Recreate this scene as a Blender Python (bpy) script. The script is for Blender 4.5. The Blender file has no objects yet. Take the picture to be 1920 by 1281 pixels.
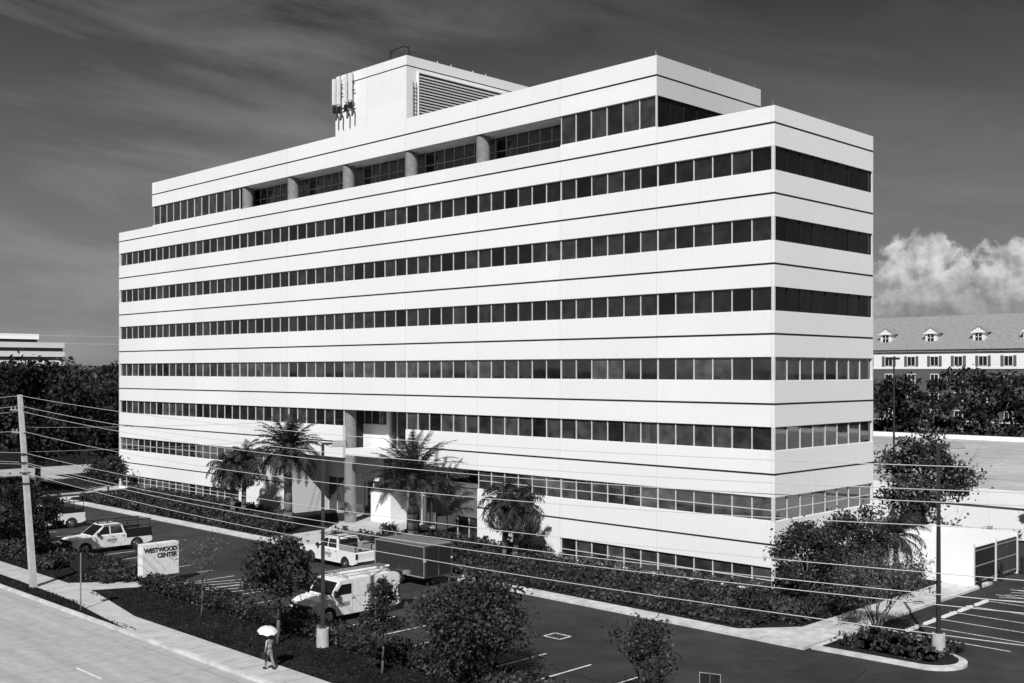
import bpy, bmesh, math, random
import numpy as np
from mathutils import Vector, Matrix
random.seed(7); rng=np.random.default_rng(7)
scn=bpy.context.scene
scn.view_settings.view_transform='Standard'; scn.view_settings.look='None'; scn.view_settings.exposure=0
COL=scn.collection

# ------------------------------------------------------------------ materials
def newmat(name):
    m=bpy.data.materials.new(name); m.use_nodes=True
    return m,m.node_tree,m.node_tree.nodes['Principled BSDF']
def g(v): return (v,v,v,1)
def ramp(nt,p0,c0,p1,c1):
    r=nt.nodes.new('ShaderNodeValToRGB'); e=r.color_ramp.elements
    e[0].position=p0; e[0].color=g(c0); e[1].position=p1; e[1].color=g(c1); return r
def noisy(name,lo,hi,scale=3,rough=.9,bump=0,bscale=40,spec=.3,detail=8,stretch=None,p0=.3,p1=.7,scale2=None,amt2=.3):
    m,nt,b=newmat(name); tc=nt.nodes.new('ShaderNodeTexCoord'); src=tc.outputs['Object']
    if stretch:
        mp=nt.nodes.new('ShaderNodeMapping'); mp.inputs['Scale'].default_value=stretch
        nt.links.new(src,mp.inputs['Vector']); src2=mp.outputs['Vector']
    else: src2=src
    n=nt.nodes.new('ShaderNodeTexNoise'); n.inputs['Scale'].default_value=scale; n.inputs['Detail'].default_value=detail
    nt.links.new(src2,n.inputs['Vector'])
    r=ramp(nt,p0,lo,p1,hi); nt.links.new(n.outputs['Fac'],r.inputs['Fac'])
    out=r.outputs['Color']
    if scale2:
        n2=nt.nodes.new('ShaderNodeTexNoise'); n2.inputs['Scale'].default_value=scale2; n2.inputs['Detail'].default_value=5
        nt.links.new(src,n2.inputs['Vector'])
        r2=ramp(nt,.3,1-amt2,.7,1+amt2*.3); nt.links.new(n2.outputs['Fac'],r2.inputs['Fac'])
        mx=nt.nodes.new('ShaderNodeMix'); mx.data_type='RGBA'; mx.blend_type='MULTIPLY'; mx.inputs[0].default_value=1
        nt.links.new(out,mx.inputs[6]); nt.links.new(r2.outputs['Color'],mx.inputs[7]); out=mx.outputs[2]
    nt.links.new(out,b.inputs['Base Color'])
    b.inputs['Roughness'].default_value=rough; b.inputs['Specular IOR Level'].default_value=spec
    if bump:
        nb=nt.nodes.new('ShaderNodeTexNoise'); nb.inputs['Scale'].default_value=bscale; nb.inputs['Detail'].default_value=3
        nt.links.new(src,nb.inputs['Vector'])
        bp=nt.nodes.new('ShaderNodeBump'); bp.inputs['Strength'].default_value=bump; bp.inputs['Distance'].default_value=.05
        nt.links.new(nb.outputs['Fac'],bp.inputs['Height']); nt.links.new(bp.outputs['Normal'],b.inputs['Normal'])
    return m
def plain(name,v,rough=.6,spec=.4): return noisy(name,v*.88,v*1.06,6,rough,spec=spec,detail=3)
def metalmat(name,v,rough):
    m,nt,b=newmat(name); b.inputs['Base Color'].default_value=g(v); b.inputs['Metallic'].default_value=1; b.inputs['Roughness'].default_value=rough; return m

def facademat():
    m,nt,b=newmat('painted_concrete'); N=nt.nodes; L=nt.links
    tc=N.new('ShaderNodeTexCoord')
    n1=N.new('ShaderNodeTexNoise'); n1.inputs['Scale'].default_value=.12; n1.inputs['Detail'].default_value=3; L.new(tc.outputs['Object'],n1.inputs['Vector'])
    r1=ramp(nt,.3,.84,.7,.89); L.new(n1.outputs['Fac'],r1.inputs['Fac'])
    n2=N.new('ShaderNodeTexNoise'); n2.inputs['Scale'].default_value=3.5; n2.inputs['Detail'].default_value=8; n2.inputs['Roughness'].default_value=.75; L.new(tc.outputs['Object'],n2.inputs['Vector'])
    r2=ramp(nt,.25,.93,.55,1.0); L.new(n2.outputs['Fac'],r2.inputs['Fac'])
    def mul(a,c):
        mx=N.new('ShaderNodeMix'); mx.data_type='RGBA'; mx.blend_type='MULTIPLY'; mx.inputs[0].default_value=1
        L.new(a,mx.inputs[6]); L.new(c,mx.inputs[7]); return mx.outputs[2]
    def mt(op,a,b_=None,c=None):
        n=N.new('ShaderNodeMath'); n.operation=op
        for i,x in enumerate((a,b_,c)):
            if x is None: continue
            if isinstance(x,(int,float)): n.inputs[i].default_value=x
            else: L.new(x,n.inputs[i])
        return n.outputs[0]
    sx=N.new('ShaderNodeSeparateXYZ'); L.new(tc.outputs['Object'],sx.inputs[0])
    xo=mt('ADD',sx.outputs['X'],.2)
    j=mt('MULTIPLY_ADD',mt('LESS_THAN',mt('PINGPONG',xo,4),.018),-.22,1)
    cell=N.new('ShaderNodeCombineXYZ'); L.new(mt('FLOOR',mt('DIVIDE',xo,8)),cell.inputs[0]); L.new(mt('FLOOR',mt('DIVIDE',mt('ADD',sx.outputs['Z'],-2.83),3.938)),cell.inputs[1])
    wn=N.new('ShaderNodeTexWhiteNoise'); wn.noise_dimensions='3D'; L.new(cell.outputs[0],wn.inputs['Vector'])
    pv=mt('MULTIPLY_ADD',wn.outputs['Value'],.05,.95)
    mp3=N.new('ShaderNodeMapping'); mp3.inputs['Scale'].default_value=(5,5,.12); L.new(tc.outputs['Object'],mp3.inputs['Vector'])
    n3=N.new('ShaderNodeTexNoise'); n3.inputs['Scale'].default_value=1.0; n3.inputs['Detail'].default_value=4; L.new(mp3.outputs['Vector'],n3.inputs['Vector'])
    r3=ramp(nt,.24,.92,.38,1.0); L.new(n3.outputs['Fac'],r3.inputs['Fac'])
    L.new(mul(mul(mul(mul(r1.outputs['Color'],r2.outputs['Color']),j),pv),r3.outputs['Color']),b.inputs['Base Color'])
    b.inputs['Roughness'].default_value=.85; b.inputs['Specular IOR Level'].default_value=.2
    nb=N.new('ShaderNodeTexNoise'); nb.inputs['Scale'].default_value=20; nb.inputs['Detail'].default_value=3; L.new(tc.outputs['Object'],nb.inputs['Vector'])
    bp=N.new('ShaderNodeBump'); bp.inputs['Strength'].default_value=.2; bp.inputs['Distance'].default_value=.02
    L.new(nb.outputs['Fac'],bp.inputs['Height']); L.new(bp.outputs['Normal'],b.inputs['Normal'])
    return m
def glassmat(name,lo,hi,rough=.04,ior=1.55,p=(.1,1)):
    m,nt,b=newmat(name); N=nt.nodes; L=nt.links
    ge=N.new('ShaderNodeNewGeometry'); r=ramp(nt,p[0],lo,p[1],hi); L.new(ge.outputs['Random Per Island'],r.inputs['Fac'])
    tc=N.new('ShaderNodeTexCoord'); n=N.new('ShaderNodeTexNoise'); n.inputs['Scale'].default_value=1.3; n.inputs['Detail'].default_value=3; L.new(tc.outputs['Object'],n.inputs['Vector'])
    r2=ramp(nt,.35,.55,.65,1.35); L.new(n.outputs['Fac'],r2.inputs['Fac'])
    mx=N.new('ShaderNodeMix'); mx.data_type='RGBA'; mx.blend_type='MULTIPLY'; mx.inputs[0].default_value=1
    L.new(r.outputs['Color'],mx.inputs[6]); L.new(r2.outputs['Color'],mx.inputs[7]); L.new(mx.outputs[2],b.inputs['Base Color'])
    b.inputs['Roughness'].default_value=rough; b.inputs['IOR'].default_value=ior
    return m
def leafmat(name,lo,hi,transl=.2):
    m,nt,b=newmat(name); N=nt.nodes; L=nt.links
    ge=N.new('ShaderNodeNewGeometry'); r=ramp(nt,0,lo,1,hi); L.new(ge.outputs['Random Per Island'],r.inputs['Fac'])
    if transl<=.1:
        df=N.new('ShaderNodeBsdfDiffuse'); L.new(r.outputs['Color'],df.inputs['Color']); L.new(df.outputs[0],N['Material Output'].inputs['Surface']); return m
    L.new(r.outputs['Color'],b.inputs['Base Color']); b.inputs['Roughness'].default_value=.6; b.inputs['Specular IOR Level'].default_value=.2
    t=N.new('ShaderNodeBsdfTranslucent'); L.new(r.outputs['Color'],t.inputs['Color'])
    mx=N.new('ShaderNodeMixShader'); mx.inputs[0].default_value=transl
    L.new(b.outputs[0],mx.inputs[1]); L.new(t.outputs[0],mx.inputs[2]); L.new(mx.outputs[0],N['Material Output'].inputs['Surface'])
    return m

M_wall=facademat()
M_groove=plain('groove_dark',.02)
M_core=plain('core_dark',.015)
M_glass=glassmat('window_glass',.003,.035,.04,1.7)
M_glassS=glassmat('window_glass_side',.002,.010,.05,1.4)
M_glassL=glassmat('window_glass_low',.014,.085,.03,2.1)  # grey reflections partly painted into a raised base colour; blinds vary per pane
M_glassT=glassmat('window_glass_top',.014,.07,.05,2.1)  # base colour lifted as well, painting in part of the brighter reflection
M_mull=plain('mullion_white',.66,.5)
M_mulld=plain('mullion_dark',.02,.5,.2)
M_colm=noisy('column_concrete',.18,.27,4,.8)
M_stone=noisy('stone_cladding',.13,.20,5,.7)
M_louver=plain('louver_metal',.5,.5)
M_metal=metalmat('galvanised',.55,.4)
M_dmetal=plain('dark_metal',.03,.4)
M_grey=plain('grey_paint',.3,.5)
M_white=plain('white_paint',.8,.35,.5)
M_black=plain('black_paint',.015,.3,.5)
M_tside=plain('trailer_side',.038,.3,.5)
M_ttop=plain('trailer_roof',.16,.4)
M_rubber=plain('rubber',.02,.8)
M_carglass=glassmat('car_glass',.01,.02)
M_chrome=metalmat('chrome',.6,.25)
M_asph=noisy('asphalt',.034,.064,.5,.9,bump=.4,bscale=30,scale2=.08,amt2=.45,spec=.2)
M_road=noisy('concrete_road',.38,.50,.4,.9,bump=.2,bscale=25,stretch=(.2,3.0,1),scale2=2.0,amt2=.16)
M_walk=noisy('sidewalk_concrete',.44,.58,1.0,.9,bump=.15,bscale=30,scale2=8,amt2=.1)
M_kerb=noisy('kerb_concrete',.50,.70,2,.85,scale2=.5,amt2=.2)
M_grass=noisy('grass',.008,.036,5,1,bump=1,bscale=18,scale2=.6,amt2=.5,spec=.05)
M_mulch=noisy('mulch',.010,.04,7,1,bump=1,bscale=20,spec=.05)
M_mark=noisy('road_paint',.35,.8,9,.8,p0=.35,p1=.5)
M_leaf=leafmat('foliage_dark',.010,.06)
M_leaf2=leafmat('foliage_mid',.018,.11)
M_leaf3=leafmat('foliage_light',.05,.24)
M_hedgeA=leafmat('hedge_dark',.012,.05,.1)
M_hedgeB=leafmat('hedge_mid',.03,.12,.1)
M_leafd=leafmat('foliage_far',.008,.034,.1)
M_bark=noisy('bark',.05,.13,8,.95,stretch=(1,1,.3))
M_palmbark=noisy('palm_bark',.06,.18,9,.95,bump=1,bscale=14,stretch=(1,1,3))
M_pole=noisy('concrete_pole',.38,.52,3,.9)
M_brick=noisy('brick',.08,.14,10,.9)
M_shingle=noisy('roof_shingle',.24,.33,2.5,.95,scale2=9,amt2=.25)
M_deck=noisy('deck_concrete',.42,.58,.12,.9,scale2=1.0,amt2=.2)
M_skin=plain('skin',.25,.6); M_cloth=noisy('patterned_cloth',.12,.5,22,.9,p0=.45,p1=.55); M_cloth2=noisy('trouser_cloth',.14,.3,18,.9); M_hair=plain('hair',.02,.7)
M_wire=plain('cable',.6,.5)

# ------------------------------------------------------------------ mesh builder
class MB:
    def __init__(s): s.v=[];s.f=[];s.m=[];s.mats=[]
    def mi(s,mat):
        if mat not in s.mats: s.mats.append(mat)
        return s.mats.index(mat)
    def add(s,vs,fs,mat):
        o=len(s.v); s.v+= [tuple(p) for p in vs]; k=s.mi(mat)
        for f in fs: s.f.append([o+i for i in f]); s.m.append(k)
    def face(s,pts,mat): s.add(pts,[list(range(len(pts)))],mat)
    def box(s,x0,x1,y0,y1,z0,z1,mat):
        if x0>x1:x0,x1=x1,x0
        if y0>y1:y0,y1=y1,y0
        s.frust((x0,x1,y0,y1),(x0,x1,y0,y1),z0,z1,mat)
    def frust(s,b,t,z0,z1,mat):
        s.add([(b[0],b[2],z0),(b[1],b[2],z0),(b[1],b[3],z0),(b[0],b[3],z0),(t[0],t[2],z1),(t[1],t[2],z1),(t[1],t[3],z1),(t[0],t[3],z1)],
              [(0,3,2,1),(4,5,6,7),(0,1,5,4),(1,2,6,5),(2,3,7,6),(3,0,4,7)],mat)
    def prism(s,prof,y0,y1,mat):
        n=len(prof); vs=[(x,y0,z) for x,z in prof]+[(x,y1,z) for x,z in prof]
        s.add(vs,[list(range(n)),list(range(2*n-1,n-1,-1))]+[[i,i+n,(i+1)%n+n,(i+1)%n] for i in range(n)],mat)
    def poly(s,pts,z0,z1,mat):
        n=len(pts); vs=[(x,y,z0) for x,y in pts]+[(x,y,z1) for x,y in pts]
        s.add(vs,[list(range(n))[::-1],list(range(n,2*n))]+[[i,(i+1)%n,(i+1)%n+n,i+n] for i in range(n)],mat)
    def tube(s,p0,p1,r0,r1,mat,n=10,caps=True):
        p0=Vector(p0);p1=Vector(p1);d=(p1-p0)
        if d.length<1e-6:return
        d.normalize(); a=d.orthogonal().normalized(); b=d.cross(a)
        vs=[]
        for p,r in((p0,r0),(p1,r1)):
            for i in range(n):
                t=2*math.pi*i/n; vs.append(p+a*math.cos(t)*r+b*math.sin(t)*r)
        fs=[[i,(i+1)%n,(i+1)%n+n,i+n] for i in range(n)]
        if caps: fs+=[list(range(n))[::-1],list(range(n,2*n))]
        s.add(vs,fs,mat)
    def path(s,pts,rs,mat,n=8):
        for i in range(len(pts)-1): s.tube(pts[i],pts[i+1],rs[i],rs[i+1],mat,n)
    def build(s,name,parent=None,loc=(0,0,0),rz=0,bevel=0,smooth=False,fix=True):
        me=bpy.data.meshes.new(name); me.from_pydata(s.v,[],s.f)
        for m in s.mats: me.materials.append(m)
        me.polygons.foreach_set('material_index',s.m)
        if fix:
            bm=bmesh.new(); bm.from_mesh(me); bmesh.ops.recalc_face_normals(bm,faces=bm.faces); bm.to_mesh(me); bm.free()
        me.update()
        o=bpy.data.objects.new(name,me); COL.objects.link(o); o.location=loc; o.rotation_euler=(0,0,rz)
        if parent: o.parent=parent
        if bevel:
            bv=o.modifiers.new('b','BEVEL'); bv.width=bevel; bv.segments=2; bv.limit_method='ANGLE'; bv.angle_limit=math.radians(35)
        return o
def empty(name,loc=(0,0,0),rz=0):
    e=bpy.data.objects.new(name,None); COL.objects.link(e); e.location=loc; e.rotation_euler=(0,0,rz); return e

# ------------------------------------------------------------------ OFFICE BUILDING (front plane y=0, x -80.4..0)
BL=80.4; BD=11.65; FH=3.938
wt=lambda i:1.55+FH*i
wb=lambda i:.2+FH*i
office=empty('office_building')
W=MB(); G=MB(); MU=MB(); K=MB()
SIDES={'F':lambda a,d:(a,d),'E':lambda a,d:(-d,a),'Wt':lambda a,d:(-BL+d,a),'R':lambda a,d:(a,BD-d),
       'TE':lambda a,d:(-8.2-d,a),'TW':lambda a,d:(-72.9+d,a)}
def sbox(mb,side,a0,a1,d0,d1,z0,z1,mat):
    f=SIDES[side]; p=f(a0,d0);q=f(a1,d1); mb.box(p[0],q[0],p[1],q[1],z0,z1,mat)
def spandrel(side,a0,a1,z0,z1,zs=None):
    if zs is None: sbox(W,side,a0,a1,0,.3,z0,z1,M_wall); return
    sbox(W,side,a0,a1,0,.3,z0,zs-.06,M_wall); sbox(W,side,a0,a1,0,.3,zs+.06,z1,M_wall)
    sbox(W,side,a0,a1,.05,.3,zs-.06,zs+.06,M_groove)
def winrow(side,a0,a1,z0,z1,n,mat=None,hm=False,mw=.027,mm=None,rail=.035):
    mat=mat or M_glass; mm=mm or M_mull
    w=(a1-a0)/n; f=SIDES[side]
    for k in range(n):
        b0=a0+k*w; b1=b0+w; t=[.15+random.uniform(-.006,.006) for _ in range(3)]
        p=[f(b0,t[0]),f(b1,t[1]),f(b1,t[1]+t[2]-.15),f(b0,t[0]+t[2]-.15)]
        G.face([(p[0][0],p[0][1],z0),(p[1][0],p[1][1],z0),(p[2][0],p[2][1],z1),(p[3][0],p[3][1],z1)],mat)
    for k in range(n+1):
        c=a0+k*w; wd=mw*(1.6 if k%6==0 else 1)
        sbox(MU,side,max(c-wd,a0),min(c+wd,a1),.10,.2,z0+rail,z1-rail,mm)
    sbox(MU,side,a0,a1,.10,.2,z0,z0+rail,mm); sbox(MU,side,a0,a1,.10,.2,z1-rail,z1,mm)
    if hm:
        zc=z0+(z1-z0)*.45; sbox(MU,side,a0,a1,.11,.19,zc-.022,zc+.022,mm)
for i in range(7):
    z0=wt(i); z1=wb(i+1) if i<6 else 27.42; zs=2.83+FH*i
    rs=[(-BL,0)]
    if i==0: rs=[(-BL,-48.2),(-24.2,0)]
    if i==1: rs=[(-BL,-40.2),(-32.2,0)]
    for a0,a1 in rs: spandrel('F',a0,a1,z0,z1,zs)
    spandrel('R',-BL,0,z0,z1,zs)
    for s in('E','Wt'): spandrel(s,.3,BD-.3,z0,z1,zs)
    gm=M_glassL if i<=3 else M_glass
    if i>=3: wr=[(-80.2,-.2,60)]
    elif i==2: wr=[(-80.2,-40.2,30),(-32.2,-.2,24)]
    elif i==1: wr=[(-80.2,-48.2,24),(-24.2,-.2,18)]
    else: wr=[(-80.2,-56.2,18),(-16.2,-.2,12)]
    for a0,a1,n in wr: winrow('F',a0,a1,wb(i),wt(i),n,gm,hm=(i<2))
    winrow('R',-80.2,-.2,wb(i),wt(i),60,gm)
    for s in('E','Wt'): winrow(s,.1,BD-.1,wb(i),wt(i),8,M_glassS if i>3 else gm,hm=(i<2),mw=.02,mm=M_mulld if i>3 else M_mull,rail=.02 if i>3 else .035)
    W.box(-.2,0,0,.1,wb(i),wt(i),M_mull); W.box(-BL,-BL+.2,0,.1,wb(i),wt(i),M_mull)
    W.box(-.2,0,BD-.1,BD,wb(i),wt(i),M_mull); W.box(-BL,-BL+.2,BD-.1,BD,wb(i),wt(i),M_mull)
for a0,a1 in((-BL,-48.2),(-24.2,0)): sbox(W,'F',a0,a1,0,.3,0,.2,M_wall)
sbox(W,'R',-BL,0,0,.3,0,.2,M_wall)
for s in('E','Wt'): sbox(W,s,.3,BD-.3,0,.3,0,.2,M_wall)
for a0,a1 in((-56.2,-48.2),(-24.2,-16.2)): sbox(W,'F',a0,a1,0,.3,.2,wt(0),M_wall)
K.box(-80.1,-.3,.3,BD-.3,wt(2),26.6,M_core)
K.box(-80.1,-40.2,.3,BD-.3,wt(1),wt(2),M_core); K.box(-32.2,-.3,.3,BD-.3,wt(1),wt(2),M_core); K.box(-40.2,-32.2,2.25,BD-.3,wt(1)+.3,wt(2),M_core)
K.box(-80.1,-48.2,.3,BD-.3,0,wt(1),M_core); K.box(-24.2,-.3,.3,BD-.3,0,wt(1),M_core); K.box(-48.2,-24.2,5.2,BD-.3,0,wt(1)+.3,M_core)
W.box(-32.203,-32.05,.3,2.0,wt(1),wt(2)-.003,M_wall)
K.box(-40.197,-40.1,.3,2.0,wt(1)+.003,wt(2)-.003,M_core)
W.box(-48.35,-48.197,.3,5.0,0,wt(1)-.003,M_wall); W.box(-24.203,-24.05,.3,5.0,0,wt(1)-.003,M_wall)
W.box(-40.1,-37.0,2.0,2.24,5.8,8.2,M_wall)
SIDES['B2']=lambda a,d:(a,2.0+d); SIDES['B']=lambda a,d:(a,4.2+d)
winrow('B2',-40.1,-37.0,8.2,wt(2)-.003,3,M_glassL)
winrow('B2',-37.0,-32.2,5.8,wt(2)-.003,4,M_glassL,mw=.045)
W.box(-36.9,-36.6,1.9,2.24,5.8,wt(2)-.003,M_wall)
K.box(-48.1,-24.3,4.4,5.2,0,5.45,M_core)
W.box(-48.2,-40.4,4.2,4.39,3.2,wt(1)-.003,M_wall)
winrow('B',-48.2,-40.4,.1,3.2,6,M_glassL,hm=True)
winrow('B',-40.4,-29.5,.1,5.6,8,M_glassL,hm=True,mw=.06)
W.box(-40.1,-32.2,2.26,4.4,5.6,5.8,M_stone)
for z in(2.4,4.4): MU.box(-40.4,-29.5,4.18,4.28,z,z+.12,M_mull)
W.box(-39.6,-37.0,2.4,4.18,0,2.8,M_wall)
for x in(-35.8,-34.6,-33.4):
    MU.box(x-.03,x+.03,4.1,4.2,.1,2.4,M_mull); MU.box(x-.55,x-.5,4.1,4.2,.1,2.4,M_mull)
W.box(-29.5,-24.5,.5,4.18,1.95,4.1,M_stone); W.box(-29.6,-24.4,.42,4.19,4.1,4.35,M_stone)
W.box(-29.5,-24.3,4.19,4.39,4.35,wt(1)-.003,M_stone)
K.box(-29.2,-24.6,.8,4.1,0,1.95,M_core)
SIDES['V']=lambda a,d:(a,.5+d); winrow('V',-29.4,-24.5,.1,1.95,4,M_glassL)
W.box(-38.9,-33.6,-.7,1.9,5.82,6.35,M_wall)
for x in(-40.2,-32.2):
    W.tube((x,.75,0),(x,.75,wt(2)-.004 if x<-36 else wt(1)-.004),.5,.5,M_colm,28)
TZ0=27.42; TZ1=29.44; TT=31.88; RB=1.5
for z0,z1,m,in_ in((TZ1,30.6,M_wall,0),(30.6,30.72,M_groove,.05),(30.72,TT,M_wall,0)):
    W.box(-72.9+in_,-8.2-in_,in_,.35,z0,z1,m); W.box(-72.9+in_,-8.2-in_,BD-.35,BD-in_,z0,z1,m)
    W.box(-8.55,-8.2-in_,.35,BD-.35,z0,z1,m); W.box(-72.9+in_,-72.55,.35,BD-.35,z0,z1,m)
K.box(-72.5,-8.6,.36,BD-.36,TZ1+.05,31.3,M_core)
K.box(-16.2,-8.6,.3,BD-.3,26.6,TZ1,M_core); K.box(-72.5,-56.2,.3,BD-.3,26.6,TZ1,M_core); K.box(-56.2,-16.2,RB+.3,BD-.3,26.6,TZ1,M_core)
winrow('F',-16.2,-8.3,TZ0+.1,TZ1,6,M_glassT); winrow('F',-72.8,-56.2,TZ0+.1,TZ1,12,M_glassT)
W.box(-16.2,-8.2,.02,.3,TZ0,TZ0+.1,M_wall); W.box(-72.9,-56.2,.02,.3,TZ0,TZ0+.1,M_wall)
SIDES['T']=lambda a,d:(a,RB+d); winrow('T',-56.2,-16.2,26.7,TZ1-.02,36,M_glassT)
MU.box(-56.2,-16.2,RB+.06,RB+.14,28.35,28.41,M_mull)
W.box(-56.2,-16.2,.36,RB,TZ1-.1,TZ1+.04,M_wall)
W.box(-56.4,-56.203,.3,RB,26.6,TZ1-.001,M_wall); W.box(-16.197,-16.0,.36,RB,26.6,TZ1-.001,M_wall)
for x in(-24.2,-32.2,-40.2,-48.2,-55.6): W.tube((x,.6,26.6),(x,.6,TZ1-.1),.5,.5,M_colm,24)
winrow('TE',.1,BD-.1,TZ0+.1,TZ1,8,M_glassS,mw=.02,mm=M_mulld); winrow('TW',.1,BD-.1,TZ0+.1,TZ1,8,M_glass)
W.box(-8.3,-8.2,0,.1,TZ0+.1,TZ1,M_mull)
px0,px1,py0,py1=-44.6,-35.05,2.45,16.5
W.box(px0,px1,py0,py1,31.3,36.98,M_wall); W.box(px0,px1,py0,py1,37.08,37.85,M_wall); W.box(px0+.05,px1-.05,py0+.05,py1-.05,36.98,37.08,M_groove)
W.box(px0+.1,px1-.1,BD,py1-.1,0,31.3,M_wall)
LV=MB(); LV.box(px1+.003,px1+.02,3.6,13.5,32,36.6,M_groove)
z=32.0
while z<36.5:
    LV.add([(px1+.03,3.6,z+.17),(px1+.16,3.6,z),(px1+.16,13.5,z),(px1+.03,13.5,z+.17),(px1+.16,3.6,z-.05),(px1+.16,13.5,z-.05)],[(0,1,2,3),(1,4,5,2)],M_louver)
    z+=.24
for y in(3.55,13.5): LV.box(px1+.003,px1+.18,y,y+.08,31.9,36.7,M_wall)
LV.box(px1+.003,px1+.18,3.63,13.5,36.6,36.7,M_wall)
LV.build('louver_panel',office,fix=False)
AN=MB()
for x in(-44.2,-43.55,-42.6,-41.9):
    zb=34.6+random.uniform(-.3,.5)
    AN.tube((x,py0-.25,zb-.2),(x,py0-.25,zb+3.0),.05,.05,M_metal,8)
    AN.box(x-.15,x+.15,py0-.55,py0-.36,zb+.5,zb+2.7,M_white)
    AN.box(x-.13,x+.13,py0-.5,py0-.3,zb-.2,zb+.35,M_mulld)
    for zz in(zb+.3,zb+2.0): AN.box(x-.04,x+.04,py0-.36,py0,zz,zz+.06,M_dmetal)
    AN.path([(x+.1,py0-.35,zb),(x+.2,py0-.1,zb-.5),(x+.15,py0-.08,zb-1.6)],[.04]*3,M_dmetal,6)
AN.tube((-44.5,py0-.2,36.2),(-41.6,py0-.2,36.2),.05,.05,M_dmetal,8)
AN.tube((-44.5,py0-.2,34.9),(-41.6,py0-.2,34.9),.05,.05,M_dmetal,8)
AN.path([(-38.0,3.2,37.8),(-38.0,3.2,38.85),(-36.0,3.0,38.85),(-35.4,3.0,38.6),(-35.4,3.0,37.8)],[.08]*5,M_dmetal,8)
AN.path([(-38.0,4.2,37.8),(-38.0,4.2,38.65),(-36.0,4.2,38.65)],[.05]*3,M_dmetal,8)
for y in(3.0,3.35): AN.tube((px1+.18,y,33),(px1+.18,y,35.8),.03,.03,M_dmetal,6)
for k in range(9): AN.tube((px1+.18,3.0,33.2+k*.3),(px1+.18,3.35,33.2+k*.3),.02,.02,M_dmetal,6)
for y in(6,7.5,10,11.5): AN.tube((px1-.3,y,37.8),(px1-.3,y,38.1),.05,.05,M_metal,6)
for x,y,z in((-.3,.3,27.42),(-.3,BD-.3,27.42),(-8.5,.3,31.88),(-8.5,BD-.3,31.88),(-8.5,6,31.88),(-.3,6,27.42),(-30,.3,31.88),(-20,.3,31.88)):
    AN.tube((x,y,z-.02),(x,y,z+.4),.02,.01,M_metal,6)
AN.build('roof_antennas',office)
W.build('walls',office); G.build('windows',office,fix=False); MU.build('mullions',office); K.build('core',office)

# ------------------------------------------------------------------ GROUND
gd=MB(); gd.face([(-2500,-2500,0),(2500,-2500,0),(2500,2500,0),(-2500,2500,0)],M_grass); gd.build('ground',fix=False)
rd=MB(); rd.face([(-400,-46,.004),(200,-46,.004),(200,-29.6,.004),(-400,-29.6,.004)],M_road)
for k in range(-20,8): rd.face([(k*12-13.0,-33.9,.008),(k*12-10.6,-33.9,.008),(k*12-10.6,-33.78,.008),(k*12-13.0,-33.78,.008)],M_mark)
rd.face([(-400,-38.2,.008),(200,-38.2,.008),(200,-38.08,.008),(-400,-38.08,.008)],M_mark)
for k in range(-60,20): rd.face([(k*4.5,-45.9,.0075),(k*4.5+.02,-45.9,.0075),(k*4.5+.02,-29.7,.0075),(k*4.5,-29.7,.0075)],M_stone)
rd.face([(-400,-30.2,.0072),(200,-30.2,.0072),(200,-30.175,.0072),(-400,-30.175,.0072)],M_stone)
rd.build('road',fix=False)
cr=MB(); cr.face([(-112,-29.6,.005),(-100,-29.6,.005),(-100,200,.005),(-112,200,.005)],M_road); cr.build('side_road',fix=False)
dw=MB(); dw.face([(-100,-3,.006),(-78,-3,.006),(-78,1,.006),(-100,1,.006)],M_walk); dw.build('driveway',fix=False)
lot=MB(); lot.face([(-78,-22.4,.009),(90,-22.4,.009),(90,30.4,.009),(-78,30.4,.009)],M_asph)
def line(x0,y0,x1,y1,w=.1,z=.014,mat=None):
    d=Vector((x1-x0,y1-y0)).normalized(); n=Vector((-d.y,d.x))*w/2
    lot.face([(x0+n.x,y0+n.y,z),(x1+n.x,y1+n.y,z),(x1-n.x,y1-n.y,z),(x0-n.x,y0-n.y,z)],mat or M_mark)
k=-60.9
while k<16:
    line(k+.15,-22.3,k+.15,-18.1); k+=2.62
for k in range(8): line(8.6,-3.2+k*2.05,14.0,-3.2+k*2.05)
for i in range(6): line(9.0,7.6+i*.9,13.6,9.8+i*.9,.1,.0145)
for i in range(5): line(-26.5+i*.9,-21.8,-25.3+i*.9,-18.4,.09,.0145)
for a in((-2.8,-15.8,-1.8,-15.8),(-2.8,-15.0,-1.8,-15.0),(-2.8,-15.8,-2.8,-15.0),(-1.8,-15.8,-1.8,-15.0)): line(*a,.09,.0142)
lot.face([(-2.7,-15.7,.013),(-1.9,-15.7,.013),(-1.9,-15.1,.013),(-2.7,-15.1,.013)],M_core)
M_seal=noisy('crack_sealant',.012,.022,3,.6); M_patch=noisy('asphalt_patch',.024,.042,2,.9)
for k in range(26):
    x,y=random.uniform(-60,40),random.uniform(-20,-10)
    if k>16: x,y=random.uniform(14,30),random.uniform(-15,12)
    a=random.choice((0,math.pi/2))+random.uniform(-.2,.2)
    for q in range(7):
        nx,ny=x+math.cos(a)*.8,y+math.sin(a)*.8; line(x,y,nx,ny,.045,.0115,M_seal); x,y=nx,ny; a+=random.uniform(-.45,.45)
for (x,y,a,b) in((-8,-13,3.5,2),(6,-14,2.2,3.5),(-22,-16,4,1.8),(10.5,-12.5,5,1.5)): lot.face([(x,y,.0108),(x+a,y,.0108),(x+a,y+b,.0108),(x,y+b,.0108)],M_patch)
lot.build('parking_lot',fix=False)
def arc(cx,cy,r,a0,a1,n=8): return [(cx+r*math.cos(math.radians(a0+(a1-a0)*i/n)),cy+r*math.sin(math.radians(a0+(a1-a0)*i/n))) for i in range(n+1)]
kb=MB()
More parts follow.
